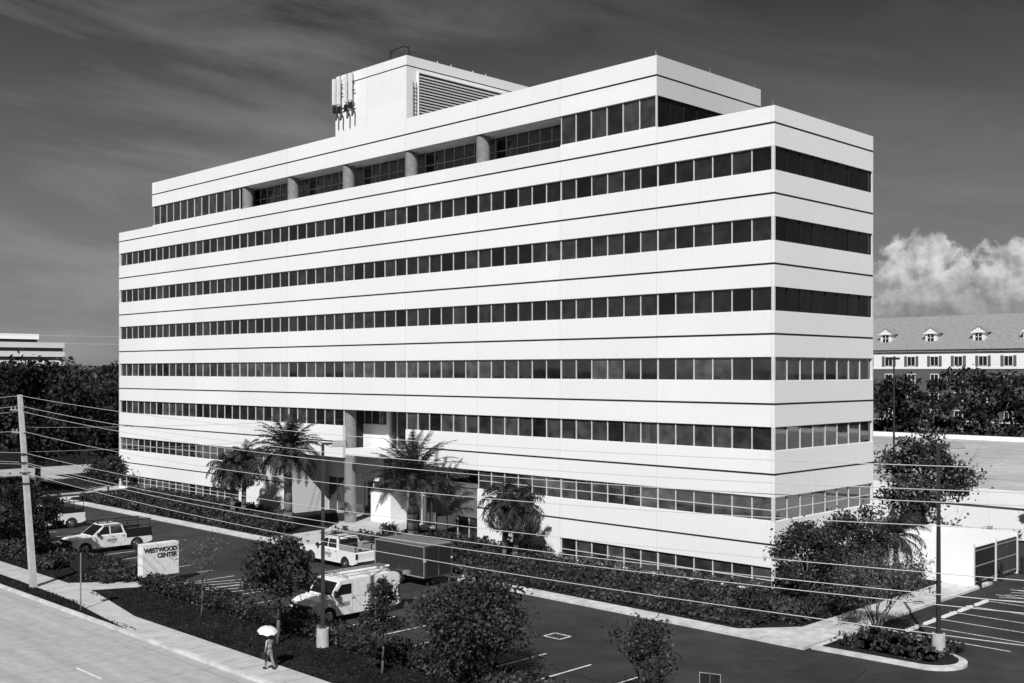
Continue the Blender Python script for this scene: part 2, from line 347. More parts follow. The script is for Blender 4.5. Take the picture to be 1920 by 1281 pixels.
kb.poly(arc(-73.5,-8.0,1.5,180,270)+[(7.3,-9.5),(7.3,12),(5.2,12),(5.2,-6.0)]+[(3.2,-8.5)]+[(-73,-8.5),(-74,-7.8),(-74,12),(-75,12)],.0,.14,M_kerb)
x=-73
while x<7:
    kb.box(x,x+.03,-9.48,-8.52,.14,.1435,M_stone); x+=3
kb.build('kerb')
bed=MB(); bed.poly([(-73,-8.5),(3.2,-8.5),(5.2,-6.0),(5.2,12),(-74,12),(-74,-7.8)],.0,.16,M_mulch); bed.build('planting_bed')
pw=MB(); pw.poly([(-37.6,-8.6),(-32.6,-8.6),(-32.0,-3),(-29,.4),(-29,4.3),(-47,4.3),(-41,.2),(-38.2,-3)],.1,.175,M_walk); pw.build('entrance_path')
isl=MB(); isl.poly([(7.6,-9.1)]+arc(12.2,-7.4,1.5,-75,60)+[(9.0,-3.6),(7.45,-3.4),(7.45,-9.1)],0,.14,M_kerb)
isl.poly([(7.8,-8.7)]+arc(12.1,-7.3,1.2,-75,60)+[(9.0,-3.9),(7.8,-3.7)],.1,.17,M_mulch); isl.build('landscape_island')
for (x,y) in((9.0,-2.1),(9.0,-.1),(9.0,2.0),(9.0,4.0),(9.0,6.1)):
    ws=MB(); ws.prism([(-.1,0),(.1,0),(.06,.12),(-.06,.12)],-.8,.8,M_white); ws.build('wheel_stop',loc=(x,y,.01),bevel=.01)
vg=MB(); vg.poly([(-110,-29.4),(60,-29.4),(60,-22.6),(-110,-22.6)],0,.1,M_grass); vg.build('grass_verge')
kb2=MB(); kb2.box(-98,60,-29.62,-29.4,0,.13,M_kerb); kb2.box(-78,60,-22.6,-22.4,0,.14,M_kerb)
kb2.box(-78.2,-78,-22.4,-3,0,.14,M_kerb); kb2.build('kerb')
sw=MB()
top=[(-110,-26.5),(-34,-26.5),(-27.5,-26.5),(-24,-27.1),(-20,-27.8),(60,-27.8)]
bot=[(60,-29.39),(-17,-29.39),(-21,-29.0),(-26,-28.4),(-34,-28.2),(-110,-28.2)]
sw.poly(top+bot,.02,.125,M_walk)
for x in range(-78,16):
    yb,yt=(-29.35,-27.85) if x*1.5>-17 else (-28.15,-26.55)
    if -28<x*1.5<-17: continue
    sw.face([(x*1.5,yb,.129),(x*1.5+.025,yb,.129),(x*1.5+.025,yt,.129),(x*1.5,yt,.129)],M_stone)
sw.build('sidewalk')
sp=MB(); sp.poly([(-31,-26.45),(-28.2,-26.45),(-27.0,-23.9),(-28.6,-23.4)],.02,.128,M_walk); sp.build('sign_path')

# ------------------------------------------------------------------ foliage
def quads_mesh(c,size,asp=.6):
    n=len(c); a=rng.normal(size=(n,3)); a/=np.linalg.norm(a,axis=1)[:,None]
    b=rng.normal(size=(n,3)); b-=(b*a).sum(1)[:,None]*a; b/=np.linalg.norm(b,axis=1)[:,None]
    s=(size*rng.uniform(.6,1.4,n))[:,None]
    v=np.stack([c-a*s,c+b*s*asp,c+a*s,c-b*s*asp],axis=1).reshape(-1,3)
    return v,np.arange(4*n).reshape(-1,4)
def obj_from(name,v,f,mb,leafmats,lm,loc=(0,0,0)):
    me=bpy.data.meshes.new(name)
    nv=len(v); nf=len(f)
    wv=np.array(mb.v) if mb and mb.v else np.zeros((0,3)); allv=np.vstack([v,wv])
    me.vertices.add(len(allv)); me.vertices.foreach_set('co',allv.astype(np.float32).ravel())
    loops=[f.ravel()]; starts=[np.arange(nf)*4]; cur=nf*4; mi=[lm]
    mats=list(leafmats)
    if mb and mb.f:
        l2=[];s2=[];m2=[]
        for fc,k in zip(mb.f,mb.m):
            s2.append(cur); cur+=len(fc); l2+= [nv+i for i in fc]; m2.append(len(leafmats)+k)
        loops.append(np.array(l2)); starts.append(np.array(s2)); mi.append(np.array(m2)); mats+=mb.mats
    loops=np.concatenate(loops); starts=np.concatenate(starts); mi=np.concatenate(mi)
    me.loops.add(len(loops)); me.loops.foreach_set('vertex_index',loops.astype(np.int32))
    me.polygons.add(len(starts)); me.polygons.foreach_set('loop_start',starts.astype(np.int32))
    for m in mats: me.materials.append(m)
    me.polygons.foreach_set('material_index',mi.astype(np.int32))
    me.update(calc_edges=True); me.validate()
    o=bpy.data.objects.new(name,me); COL.objects.link(o); o.location=loc
    return o
def tree(name,loc,h,r,cb,nleaf=5000,ls=.09,mat=None,mat2=None,clumps=26,trunk=.09,fill=.5,flat=1.0):
    mat=mat or M_leaf; mat2=mat2 or M_leaf2
    mb=MB(); cz=(h+cb)/2; rz=(h-cb)/2
    cs=[]
    for k in range(clumps):
        d=rng.normal(size=3); d/=np.linalg.norm(d); q=rng.uniform(.35,1)**.6
        c=np.array([d[0]*r*.82*q,d[1]*r*.82*q,cz+d[2]*rz*.82*q])
        t=(c[2]-cb)/(h-cb); c[:2]*= (1.15-.5*t)
        cs.append(c)
    cs=np.array(cs); cr=r*rng.uniform(.14,.34,clumps)
    jx,jy=rng.uniform(-.06,.06,2)*h*.3
    fork=np.array([jx,jy,cb+.12*(h-cb)])
    mb.path([(0,0,-.1),(jx*.3,jy*.3,fork[2]*.5),tuple(fork),(jx*.8,jy*.5,cz+rz*.5)],[trunk*1.25,trunk,trunk*.8,trunk*.25],M_bark,8)
    for c in cs[:max(8,clumps//2)]:
        st=fork+(np.array([jx*.8,jy*.5,cz+rz*.5])-fork)*rng.uniform(0,.6)
        mid=(st+c)/2+rng.normal(size=3)*r*.06
        mb.path([tuple(st),tuple(mid),tuple(c)],[trunk*.42,trunk*.25,trunk*.1],M_bark,6)
        for _ in range(3):
            e=c+rng.normal(size=3)*r*.22; mb.tube(tuple(c),tuple(e),trunk*.1,trunk*.03,M_bark,5)
    idx=rng.integers(0,clumps,nleaf); d=rng.normal(size=(nleaf,3)); d/=np.linalg.norm(d,axis=1)[:,None]
    q=rng.uniform(0,1,nleaf)**fill
    q=q*np.where(rng.uniform(size=nleaf)<.16,1.6,1)
    pts=cs[idx]+d*(cr[idx]*q)[:,None]*np.array([1,1,.75*flat])
    pts[:,2]=np.maximum(pts[:,2],.1)
    v,f=quads_mesh(pts,ls)
    cl=rng.uniform(size=clumps); lm=((rng.uniform(size=nleaf)<(cl[idx]*.7))).astype(int)
    return obj_from(name,v,f,mb,[mat,mat2],lm,loc)
def hedge(name,boxes,dens=55,ls=.11,mats=(None,None),mix=.35):
    P_=[]; mb=MB()
    for (x0,x1,y0,y1,z0,z1) in boxes:
        mb.box(x0+.15,x1-.15,y0+.15,y1-.15,z0,z1-.25,M_core)
        n=int((x1-x0)*(y1-y0)*dens)
        p=np.stack([rng.uniform(x0,x1,n),rng.uniform(y0,y1,n),z1-.15+rng.uniform(-.12,.15,n)],1)
        p[:,2]+= .2*np.sin(p[:,0]*2.3+p[:,1])*np.sin(p[:,1]*2.9+x0)+.1*np.sin(p[:,0]*6.1+p[:,1]*3)
        P_.append(p)
        for (a,b,fx) in((x0,x1,0),(y0,y1,1)):
            for side in(0,1):
                n=int((b-a)*(z1-z0)*dens*1.1)
                t=rng.uniform(a,b,n); zz=rng.uniform(z0,z1,n); off=rng.uniform(-.08,.15,n)
                if fx==0: p=np.stack([t,(y0+off if side==0 else y1-off),zz],1)
                else: p=np.stack([(x0+off if side==0 else x1-off),t,zz],1)
                P_.append(p)
    c=np.vstack(P_); v,f=quads_mesh(c,ls)
    blot=np.sin(c[:,0]*1.7+c[:,1]*.9)+np.sin(c[:,0]*.6-c[:,1]*2.1)
    lm=(rng.uniform(size=len(c))<mix*(1+.7*blot)).astype(int)
    return obj_from(name,v,f,mb,[mats[0] or M_hedgeA,mats[1] or M_hedgeB],lm)
def shrub(name,loc,r,h,n=700,ls=.09,mats=None):
    mats=mats or (M_leaf2,M_leaf3); k=7
    cs=np.stack([rng.uniform(-r*.6,r*.6,k),rng.uniform(-r*.6,r*.6,k),rng.uniform(.3,.75,k)*h],1)
    idx=rng.integers(0,k,n); d=rng.normal(size=(n,3)); d/=np.linalg.norm(d,axis=1)[:,None]
    pts=cs[idx]+d*(rng.uniform(0,1,n)**.5*r*.5)[:,None]*np.array([1,1,h/r*.7]); pts[:,2]=np.clip(pts[:,2],.03,None)
    v,f=quads_mesh(pts,ls); mb=MB()
    for c in cs: mb.tube((0,0,-.05),tuple(c),.02,.008,M_bark,5)
    return obj_from(name,v,f,mb,list(mats),rng.integers(0,2,n),loc)
def palm(name,loc,h,fl,nf=46,trunk=.2,droop=1.0,mats=None,lean=(0,0),trunks=1,leaflet=.45,lw=.028,span=118):
    mb=MB(); Q=[];mi=[]
    for tk in range(trunks):
        ox,oy=(0,0) if trunks==1 else (rng.uniform(-.9,.9),rng.uniform(-.6,.6)); hh=h*(1 if tk==0 else rng.uniform(.75,.95))
        lx,ly=lean[0]+ox*.4,lean[1]+oy*.4
        pts=[(ox+lx*t*t,oy+ly*t*t,hh*t) for t in np.linspace(0,1,9)]; pts[0]=(ox,oy,-.1)
        mb.path(pts,[trunk*(1.35-.5*t)+(.05*trunk if i%2 else 0) for i,t in enumerate(np.linspace(0,1,9))],M_palmbark,12)
        top=np.array(pts[-1])
        mb.tube(tuple(top-np.array([0,0,.45])),tuple(top+np.array([0,0,.3])),trunk*1.5,trunk*.7,M_palmbark,10)
        for k in range(nf):
            az=k*2.39996+rng.uniform(-.2,.2); el=math.radians(82-span*(k/nf)**.9+rng.uniform(-7,7)); L=fl*rng.uniform(.82,1.08)
            p=top+np.array([0,0,.15]); ns=14; seg=L/ns; e=el; pth=[p]
            for s_ in range(ns):
                dv=np.array([math.cos(az)*math.cos(e),math.sin(az)*math.cos(e),math.sin(e)])
                p=p+dv*seg; pth.append(p); e-=droop*(.035+.012*s_)*(.6+.4*math.cos(el))
            for s_ in range(ns):
                if s_%2==0: mb.tube(tuple(pth[s_]),tuple(pth[min(s_+2,ns)]),.024*(1-s_/ns)+.008,.024*(1-(s_+2)/ns)+.006,M_leafd,4,False)
                dv=pth[s_+1]-pth[s_]; dv/=np.linalg.norm(dv)
                sd=np.cross(dv,[0,0,1]); sd/=max(np.linalg.norm(sd),1e-6); upv=np.cross(sd,dv)
                if s_<2: continue
                for sub in(0,.33,.66):
                    base=pth[s_]+(pth[s_+1]-pth[s_])*sub
                    t=(s_+sub)/ns; ll=leaflet*(math.sin(math.pi*min(1,t*.85+.15))**.7)*rng.uniform(.8,1.15)
                    for sg in(-1,1):
                        tip=base+(sd*sg*.75+dv*.55+upv*rng.uniform(-.35,.25)*droop-np.array([0,0,.25*droop]))*ll
                        w=dv*lw
                        Q.append([base-w,base+w,tip+w*.3,tip-w*.3]); mi.append(0 if rng.uniform()<.55 else 1)
    Q=np.array(Q).reshape(-1,3); f=np.arange(len(Q)).reshape(-1,4)
    ms=mats or (M_leaf,M_leaf2)
    return obj_from(name,Q,f,mb,list(ms),np.array(mi),loc)
def sparse_tree(name,loc,h,spread,nleaf=1500,ls=.05,mats=None,levels=5,trunks=4,tr=.05,sc=.13):
    mb=MB(); tips=[]
    def grow(p,d,L,r,lv):
        q=p+d*L*.5+rng.normal(size=3)*L*.04; e=q+d*L*.5
        mb.path([tuple(p),tuple(q),tuple(e)],[r,r*.85,r*.7],M_bark,6)
        if lv<=2: tips.append(e); tips.append(q)
        if lv==0: return
        for _ in range(2 if rng.uniform()<.55 else 3):
            nd=d+rng.normal(size=3)*.42; nd[2]+=.12; nd/=np.linalg.norm(nd); grow(e,nd,L*rng.uniform(.6,.85),r*.6,lv-1)
    for t in range(trunks):
        az=2*math.pi*t/trunks+.4; sp_=spread/h*.8
        d=np.array([math.cos(az)*sp_,math.sin(az)*sp_,1.]) if trunks>1 else np.array([0,0,1.]); d/=np.linalg.norm(d)
        grow(np.array([0,0,0.]),d,h*.3,tr,levels-1)
    tips=np.array(tips); idx=rng.integers(0,len(tips),nleaf); c=tips[idx]+rng.normal(size=(nleaf,3))*sc
    v,f=quads_mesh(c,ls)
    return obj_from(name,v,f,mb,list(mats or (M_leaf2,M_leaf3)),rng.integers(0,2,nleaf),loc)

tree('oak_tree',(1.1,-23.9,.1),4.95,3.0,.85,12000,.085,clumps=56,trunk=.09)
tree('oak_tree',(-10.2,-25.7,.1),5.3,2.1,1.7,8000,.085,clumps=42,trunk=.08)
tree('oak_tree',(-2.8,-25.5,.1),4.1,1.2,.75,3400,.07,clumps=30,trunk=.05,mat=M_leaf,mat2=M_leaf2)
sparse_tree('young_tree',(-17.3,-25.6,.1),4.5,.9,700,.05,levels=5,trunks=1,tr=.05)
sparse_tree('young_tree',(8.3,-22.1,.1),4.0,1.5,2600,.07,levels=5,trunks=4,tr=.045,mats=(M_leaf,M_leaf2),sc=.16)
tree('oak_tree',(4.0,-3.3,.1),4.9,2.5,.5,9000,.085,clumps=40)
tree('oak_tree',(3.2,3.0,.1),5.2,2.6,.6,8000,.09,clumps=34)
palm('pygmy_palm',(4.6,5.2,.1),3.0,2.3,30,.14,1.5,leaflet=.4)
sparse_tree('crape_myrtle',(8.4,-4.7,.15),4.1,2.3,7500,.055,levels=5,trunks=8,tr=.04,mats=(M_leaf2,M_leaf3),sc=.2)
tree('oak_tree',(-2.4,24.1,0),8.7,4.1,2.0,10000,.13,mat=M_leaf,mat2=M_leaf3,clumps=50,trunk=.16)
tree('oak_tree',(6.2,25,0),7.6,1.9,5.0,1800,.12,clumps=14,trunk=.14)
for p in((-6,27,0),(-2,26.5,0),(1.5,26.8,0),(3.5,20,.0)): shrub('shrub',p,1.1,1.3,500,.11)
palm('date_palm',(-39.4,-5.8,.1),6.2,3.5,80,.28,.95,leaflet=.6,lw=.04)
palm('date_palm',(-26.9,-3.7,.1),4.7,4.2,64,.28,.8,leaflet=.62,lw=.04,span=96)
palm('queen_palm',(-48.6,-4.6,.1),4.6,2.8,38,.17,1.7,trunks=2,leaflet=.55,lw=.04)
palm('queen_palm',(-17.6,-3.6,.1),3.8,2.6,22,.12,1.9,trunks=3,leaflet=.55,lw=.035)
tree('oak_tree',(-83.6,-7.4,0),14.4,7.2,2.5,13000,.27,clumps=64,trunk=.3,mat=M_leafd,mat2=M_leaf)
tree('oak_tree',(-92,-16,0),13,7,2.5,9000,.27,clumps=54,trunk=.3,mat=M_leafd,mat2=M_leaf)
tree('oak_tree',(-98.5,8,0),11.6,6.0,1.5,8000,.27,clumps=50,trunk=.3,mat=M_leafd,mat2=M_leaf)
tree('oak_tree',(-38.6,-25.7,0),5.9,2.5,1.2,8000,.10,clumps=44,mat=M_leafd,mat2=M_leaf)
tree('oak_tree',(-47,-25.0,0),5.4,3.2,.7,7000,.11,clumps=40,mat=M_leafd,mat2=M_leaf)
tree('oak_tree',(-75.5,-3.5,0),4.4,2.6,.4,4000,.13,clumps=34)
def mass(name,pts,ls,n_each,mats):
    C=[];L=[];mb=MB()
    for (x,y,r,h) in pts:
        k=26; cs=np.stack([x+rng.uniform(-r,r,k)*.8,y+rng.uniform(-r,r,k)*.8,rng.uniform(.15,.85,k)*h],1); crr=r*rng.uniform(.25,.45,k)
        idx=rng.integers(0,k,n_each); d=rng.normal(size=(n_each,3)); d/=np.linalg.norm(d,axis=1)[:,None]
        p=cs[idx]+d*(crr[idx]*rng.uniform(0,1,n_each)**.5)[:,None]*np.array([1,1,.7]); p[:,2]=np.clip(p[:,2],.2,h); C.append(p)
        L.append((rng.uniform(size=n_each)<rng.uniform(size=k)[idx]*.6).astype(int)); mb.tube((x,y,0),(x,y,h*.6),.3,.1,M_bark,7)
    C=np.vstack(C); v,f=quads_mesh(C,ls); return obj_from(name,v,f,mb,list(mats),np.concatenate(L))
far=[]
for k in range(26): far.append((-165-rng.uniform(0,60),-60+k*9.5,8,rng.uniform(12,17)))
for k in range(30): far.append((-330-rng.uniform(0,60),-160+k*17,13,rng.uniform(13,18)))
mass('distant_trees',far,.65,1200,(M_leaf,M_leaf2))
far=[(-41.6,105,5,13.5),(-47,108,4.5,13),(-33,112,6,14),(-27,112,6,14.5),(-20,113,6,13),(-55,110,6,13.5),(-64,112,6,12),(-10,112,6,12),(-1,113,6,12),(-37,104,4,10)]
mass('distant_trees',far,.32,2600,(M_leafd,M_leaf2))
far=[(-110+k*11,-72-rng.uniform(0,8),7,rng.uniform(8,13)) for k in range(12)]
mass('reflected_trees',far,.6,900,(M_leafd,M_leaf))  # unseen trees across the road, added for the lower windows to reflect
hedge('hedge',[(-71.5,-43,-8.2,-6.3,.1,.75),(-70,-43,-5.6,-3.8,.1,.85),(-70,-50.5,-3.3,-1.6,.1,.9)],60,.12)
hedge('hedge',[(-42.6,-38.8,-8.2,-5.9,.1,.8),(-31.6,-20,-8.2,-4.0,.1,.8),(-29,-21,-3.9,-1.2,.1,1.0)],60,.11)
hedge('hedge',[(-20,3.6,-8.2,-5.8,.1,.62),(-20,3.6,-5.3,-3.6,.1,.8),(-20,-16,-3.4,-1.2,.1,1.1)],70,.09)
hedge('hedge',[(1.2,5.0,-6,8,.1,1.2)],60,.1)
hedge('hedge',[(-24.6,15,-24.3,-22.9,.05,.85)],85,.075)
hedge('hedge',[(-60,-28.5,-24.2,-22.9,.05,.95),(-60,-36,-25.9,-24.6,.05,.9)],60,.1)
hedge('hedge',[(-27,-24,-24.2,-23.0,.1,.8),(-32.5,-29.1,-25.2,-23,.1,.8)],90,.08)
hedge('hedge',[(8.0,12.6,-8.2,-4.6,.1,.42)],60,.09)
for k in range(26):
    shrub('shrub',(-15.8+k*.66+rng.uniform(-.15,.15),-2.1+rng.uniform(-.6,.4),.14),.55,rng.uniform(.75,1.25),380,.075)
for k in range(16):
    shrub('shrub',(-69+k*1.5,-1.0+rng.uniform(-.2,.2),.14),.5,rng.uniform(.5,.8),220,.08)
for (x,y) in((-27.5,-3.3),(-24,-2.8),(-30.3,-3),(-31.3,-6.5),(-38.6,-6.8),(-22,-6)):
    shrub('shrub',(x,y,.14),.7,1.3,500,.1,(M_leaf,M_leaf2))
nt_=26000
c=np.stack([rng.uniform(-46,12,nt_),rng.uniform(-29.3,-24.3,nt_),rng.uniform(.1,.16,nt_)],1)
yt=np.where(c[:,0]>-20,-27.75,np.where(c[:,0]>-27.5,-26.9,-26.45)); yb=np.where(c[:,0]>-17,-29.5,np.where(c[:,0]>-24,-29.0,-28.3))
c=c[~((c[:,1]<yt)&(c[:,1]>yb))]; c=c[~((c[:,0]>-31.2)&(c[:,0]<-26.8)&(c[:,1]>-26.6))]
v,f=quads_mesh(c,.045); obj_from('grass_tufts',v,f,None,[M_leafd,M_leaf],(rng.uniform(size=len(c))<.4).astype(int))

# ------------------------------------------------------------------ neighbouring structures
dk=MB(); dk.box(-70,70,30.6,98,0,3.1,M_wall)
dk.face([(-70,30.6,3.104),(70,30.6,3.104),(70,98,3.104),(-70,98,3.104)],M_deck)
dk.box(-70,70,30.4,30.6,2.4,3.65,M_wall); dk.box(-70,70,98,98.2,2.5,3.7,M_wall)
for k in range(12): dk.face([(-66+k*11,31,3.108),(-65.85+k*11,31,3.108),(-65.85+k*11,97,3.108),(-66+k*11,97,3.108)],M_mark)
for k in range(5): dk.face([(-68,44+k*12,3.112),(68,44+k*12,3.112),(68,44.15+k*12,3.112),(-68,44.15+k*12,3.112)],M_stone)
dk.build('parking_deck')
en=MB()
en.box(1.5,7.0,10,10.2,0,2.55,M_wall); en.box(1.5,1.7,10.2,16.8,0,2.55,M_wall); en.box(1.7,7,16.6,16.8,0,2.55,M_wall); en.box(1.7,7,13.2,13.4,0,2.55,M_wall)
for y0,y1 in((10.2,11.7),(11.7,13.2),(13.4,15.0),(15.0,16.6)):
    en.box(6.9,6.96,y0+.05,y1-.05,.15,2.3,M_stone if y0>13 else M_dmetal)
    for z in(.3,1.2,2.1): en.box(6.96,7.0,y0+.05,y1-.05,z,z+.06,M_grey)
    for k in range(10): yy=y0+.08+(y1-y0-.16)*k/9; en.box(6.96,6.99,yy-.02,yy+.02,.15,2.3,M_mulld)
for y in(10.2,13.3,16.6): en.tube((7.3,y,0),(7.3,y,1.1),.09,.09,M_mulld,10)
en.build('dumpster_enclosure')
apt=empty('brick_apartment_building',(0,130,0))
A=MB(); A.box(-120,40,0,18,0,13.2,M_brick); A.box(-120.1,40.1,-.1,18.1,13.2,15.9,M_wall); A.box(-120.4,40.4,-.5,18.5,15.9,16.25,M_white)
A.box(-120.15,40.15,-.15,-.02,12.9,13.2,M_white); A.box(-120.15,40.15,-.12,-.02,4.0,4.2,M_white)
A.build('walls',apt)
R=MB(); R.add([(-121,-.8,16.25),(41,-.8,16.25),(41,18.8,16.25),(-121,18.8,16.25),(-113,9,22.4),(33,9,22.4)],[(0,1,5,4),(1,2,5),(2,3,4,5),(3,0,4)],M_shingle)
for x in(-70,-52,-30,-12): R.tube((x,5,19),(x,5,20.4),.12,.12,M_grey,8)
R.build('roof',apt)
D=MB(); x=-57.9-8.2*6
while x<30:
    D.box(x-1.0,x+1.0,1.6,6,17.2,19.2,M_white); D.box(x-.5,x+.5,1.5,1.6,17.7,18.9,M_mulld)
    D.box(x-.05,x+.05,1.45,1.5,17.7,18.9,M_white); D.box(x-.5,x+.5,1.45,1.5,18.28,18.36,M_white)
    D.add([(x-1.4,1.3,19.1),(x+1.4,1.3,19.1),(x,1.3,20.1),(x-1.4,7,19.1),(x+1.4,7,19.1),(x,7,20.1)],[(0,2,5,3),(1,4,5,2)],M_shingle)
    D.add([(x-1.3,1.4,19.1),(x+1.3,1.4,19.1),(x,1.4,20.0)],[(0,1,2)],M_white)
    D.box(x-1.3,x+1.3,1.25,1.32,19.0,19.15,M_white)
    x+=8.2
D.build('dormers',apt)
Wn=MB(); x=-118
while x<38:
    for fl in range(5):
        z0=1.2+fl*3.05
        Wn.box(x-.75,x+.75,-.16,-.11 if fl==4 else -.01,z0,z0+1.75,M_white)
        Wn.box(x-.62,x-.05,-.2,-.16,z0+.12,z0+1.62,M_mulld); Wn.box(x+.05,x+.62,-.2,-.16,z0+.12,z0+1.62,M_mulld)
        if fl==4: Wn.box(x-1.25,x-.8,-.2,-.11,z0,z0+1.75,M_brick); Wn.box(x+.8,x+1.25,-.2,-.11,z0,z0+1.75,M_brick)
    x+=4.1
Wn.build('windows',apt)
fo=MB()
for (x0,x1,y0,y1,h) in((-400,-362,90,113,22.8),(-394,-370,93,107,26.0)):
    fo.box(x0+.5,x1-.5,y0+.5,y1-.5,0,h-.5,M_glass); z=h
    while z>2: fo.box(x0,x1,y0,y1,z-1.9,z,M_wall); z-=3.2
fo.build('striped_office_block')

# ------------------------------------------------------------------ poles, lamps, wires
def lamp(loc,h=9.35,rz=0):
    m=MB(); m.tube((0,0,0),(0,0,.85),.3,.28,M_pole,16); m.box(-.16,.16,-.16,.16,.85,.9,M_dmetal)
    m.frust((-.085,.085,-.085,.085),(-.06,.06,-.06,.06),.9,h-.15,M_dmetal)
    m.box(0,.5,-.04,.04,h-.22,h-.12,M_dmetal); m.frust((.42,1.1,-.22,.22),(.48,1.04,-.18,.18),h-.3,h-.04,M_grey)
    m.box(.47,1.05,-.17,.17,h-.315,h-.301,M_white)
    m.build('street_lamp',loc=loc,rz=rz,bevel=.01)
lamp((-8.24,-24.6,.1),rz=math.radians(45)); lamp((11.9,-5.9,.1),rz=math.radians(45))
m=MB(); m.tube((0,0,0),(0,0,13.8),.12,.07,M_dmetal,10); m.box(-.5,.5,-.15,.15,13.6,13.8,M_dmetal); m.build('street_lamp',loc=(-13.1,41.7,0))
Lx,Ly=-.6,-.55
m=MB(); m.frust((-.17,.17,-.17,.17),(-.11+Lx,.11+Lx,-.11+Ly,.11+Ly),-.1,11.1,M_pole)
def pp(z): t=z/11.1; return (Lx*t,Ly*t,z)
for z in(10.2,8.9):
    x,y,_=pp(z)
    m.tube((x-.9,y-.25,z),(x+.15,y+.05,z),.045,.045,M_grey,8)
    for q in(-.85,-.5): m.tube((x+q,y-.25*abs(q),z),(x+q,y-.25*abs(q),z+.22),.05,.03,M_grey,8)
    m.tube((x-.8,y-.3,z-.35),(x-.8,y-.3,z-.05),.09,.09,M_dmetal,10)
for z in(7.7,7.2,6.6,6.0): x,y,_=pp(z); m.tube((x-.1,y-.3,z),(x-.05,y+.3,z),.03,.03,M_dmetal,8); m.box(x-.2,x+.2,y-.22,y+.22,z-.03,z+.03,M_dmetal)
m.build('utility_pole',loc=(-31.3,-28.4,.1))
for lx in(29,-92):
    m=MB(); m.frust((-.17,.17,-.17,.17),(-.12,.12,-.12,.12),-.1,11.1,M_pole)
    for z in(10.2,8.9): m.tube((-.9,0,z),(.9,0,z),.05,.05,M_grey,8)
    m.build('utility_pole',loc=(lx,-28.6,.1))
def wire(p0,p1,sag,r=.011):
    cu=bpy.data.curves.new('cable','CURVE'); cu.dimensions='3D'; cu.bevel_depth=r; cu.bevel_resolution=1
    s=cu.splines.new('POLY'); n=40; s.points.add(n)
    for i in range(n+1):
        t=i/n; p=[p0[j]+(p1[j]-p0[j])*t for j in range(3)]; p[2]-=sag*4*t*(1-t); s.points[i].co=(*p,1)
    cu.materials.append(M_wire); o=bpy.data.objects.new('overhead_wire',cu); COL.objects.link(o); return o
def PL(z): x,y,_=pp(z); return (-31.3+x,-28.4+y,z+.1)
for z0,z1,dy,sag in((11.05,10.6,0,.75),(10.45,10.15,-.3,.9),(10.15,9.85,.1,.95),(9.0,9.45,-.3,1.0),(7.75,8.2,.2,.8),(7.2,7.75,0,.8),(7.1,7.5,.2,.9),(6.6,6.75,.1,.8)):
    a=PL(z0); wire(a,(29,-28.6+dy,z1),sag); wire((-92,-28.6+dy,z1),a,sag)
wire(PL(9.2),(-75,60,9.5),1.2,.012); wire(PL(7.8),(-75,60,8.4),1.4,.012)
wire((-400,20,28),(-95,60,17.5),3,.04); wire((-400,22,31),(-95,62,18.5),3,.03)
m=MB(); m.box(-.03,.03,-.03,.03,0,3.0,M_metal)
q=.55; m.add([(-q,.04,2.4),(0,.04,2.4-q),(q,.04,2.4),(0,.04,2.4+q),(-q,.055,2.4),(0,.055,2.4-q),(q,.055,2.4),(0,.055,2.4+q)],[(0,1,2,3),(7,6,5,4),(0,4,5,1),(1,5,6,2),(2,6,7,3),(3,7,4,0)],M_mulld)
m.build('traffic_sign',loc=(-23.4,-29.1,.1),rz=math.radians(75))
m=MB(); m.tube((0,0,0),(0,0,1.6),.03,.03,M_metal,8); m.box(-.4,.4,.03,.05,1.05,1.58,M_grey); m.box(-.37,.37,.05,.055,1.08,1.55,M_mulld); m.box(-.37,.37,.025,.03,1.08,1.55,M_mulld)
m.build('parking_sign',loc=(9.8,-20.4,.0),rz=math.radians(20))
sg=empty('monument_sign',(-27.6,-22.6,.1))
m=MB(); m.box(-.3,.3,-1.15,1.15,.45,2.35,M_white); m.box(-.2,.2,-.9,.9,0,.45,M_stone); m.build('panel',sg,bevel=.015)
for txt,z,sz in(('WESTWOOD',1.86,.36),('CENTER',1.52,.36)):
    cu=bpy.data.curves.new(txt,'FONT'); cu.body=txt; cu.size=sz; cu.align_x='RIGHT'; cu.extrude=.008; cu.offset=.012; cu.space_character=.92
    cu.materials.append(M_black); o=bpy.data.objects.new('lettering',cu); COL.objects.link(o); o.parent=sg; o.location=(.312,1.02,z); o.rotation_euler=(math.pi/2,0,math.pi/2)

# ------------------------------------------------------------------ vehicles (front at +X)
def wheel(m,x,y,r=.38,w=.26,s=1):
    y0,y1=(y-w*s,y)
    m.tube((x,y0,r),(x,y1,r),r,r,M_rubber,24); m.tube((x,y1,r),(x,y1+.012*s,r),r*.62,r*.58,M_chrome,18)
    m.tube((x,y1+.012*s,r),(x,y1+.03*s,r),r*.2,r*.18,M_grey,10)
    for k in range(6):
        a=k*math.pi/3; m.tube((x+math.cos(a)*r*.38,y1+.013*s,r+math.sin(a)*r*.38),(x+math.cos(a)*r*.38,y1+.016*s,r+math.sin(a)*r*.38),r*.1,r*.1,M_rubber,8)
def arch(m,x,y,r,s):
    pts=[(x+r*math.cos(t),.38+r*math.sin(t)) for t in np.linspace(0,math.pi,14)]+[(x-r,.33),(x+r,.33)]
    m.add([(p[0],y+.006*s,p[1]) for p in pts],[list(range(len(pts)))],M_rubber)
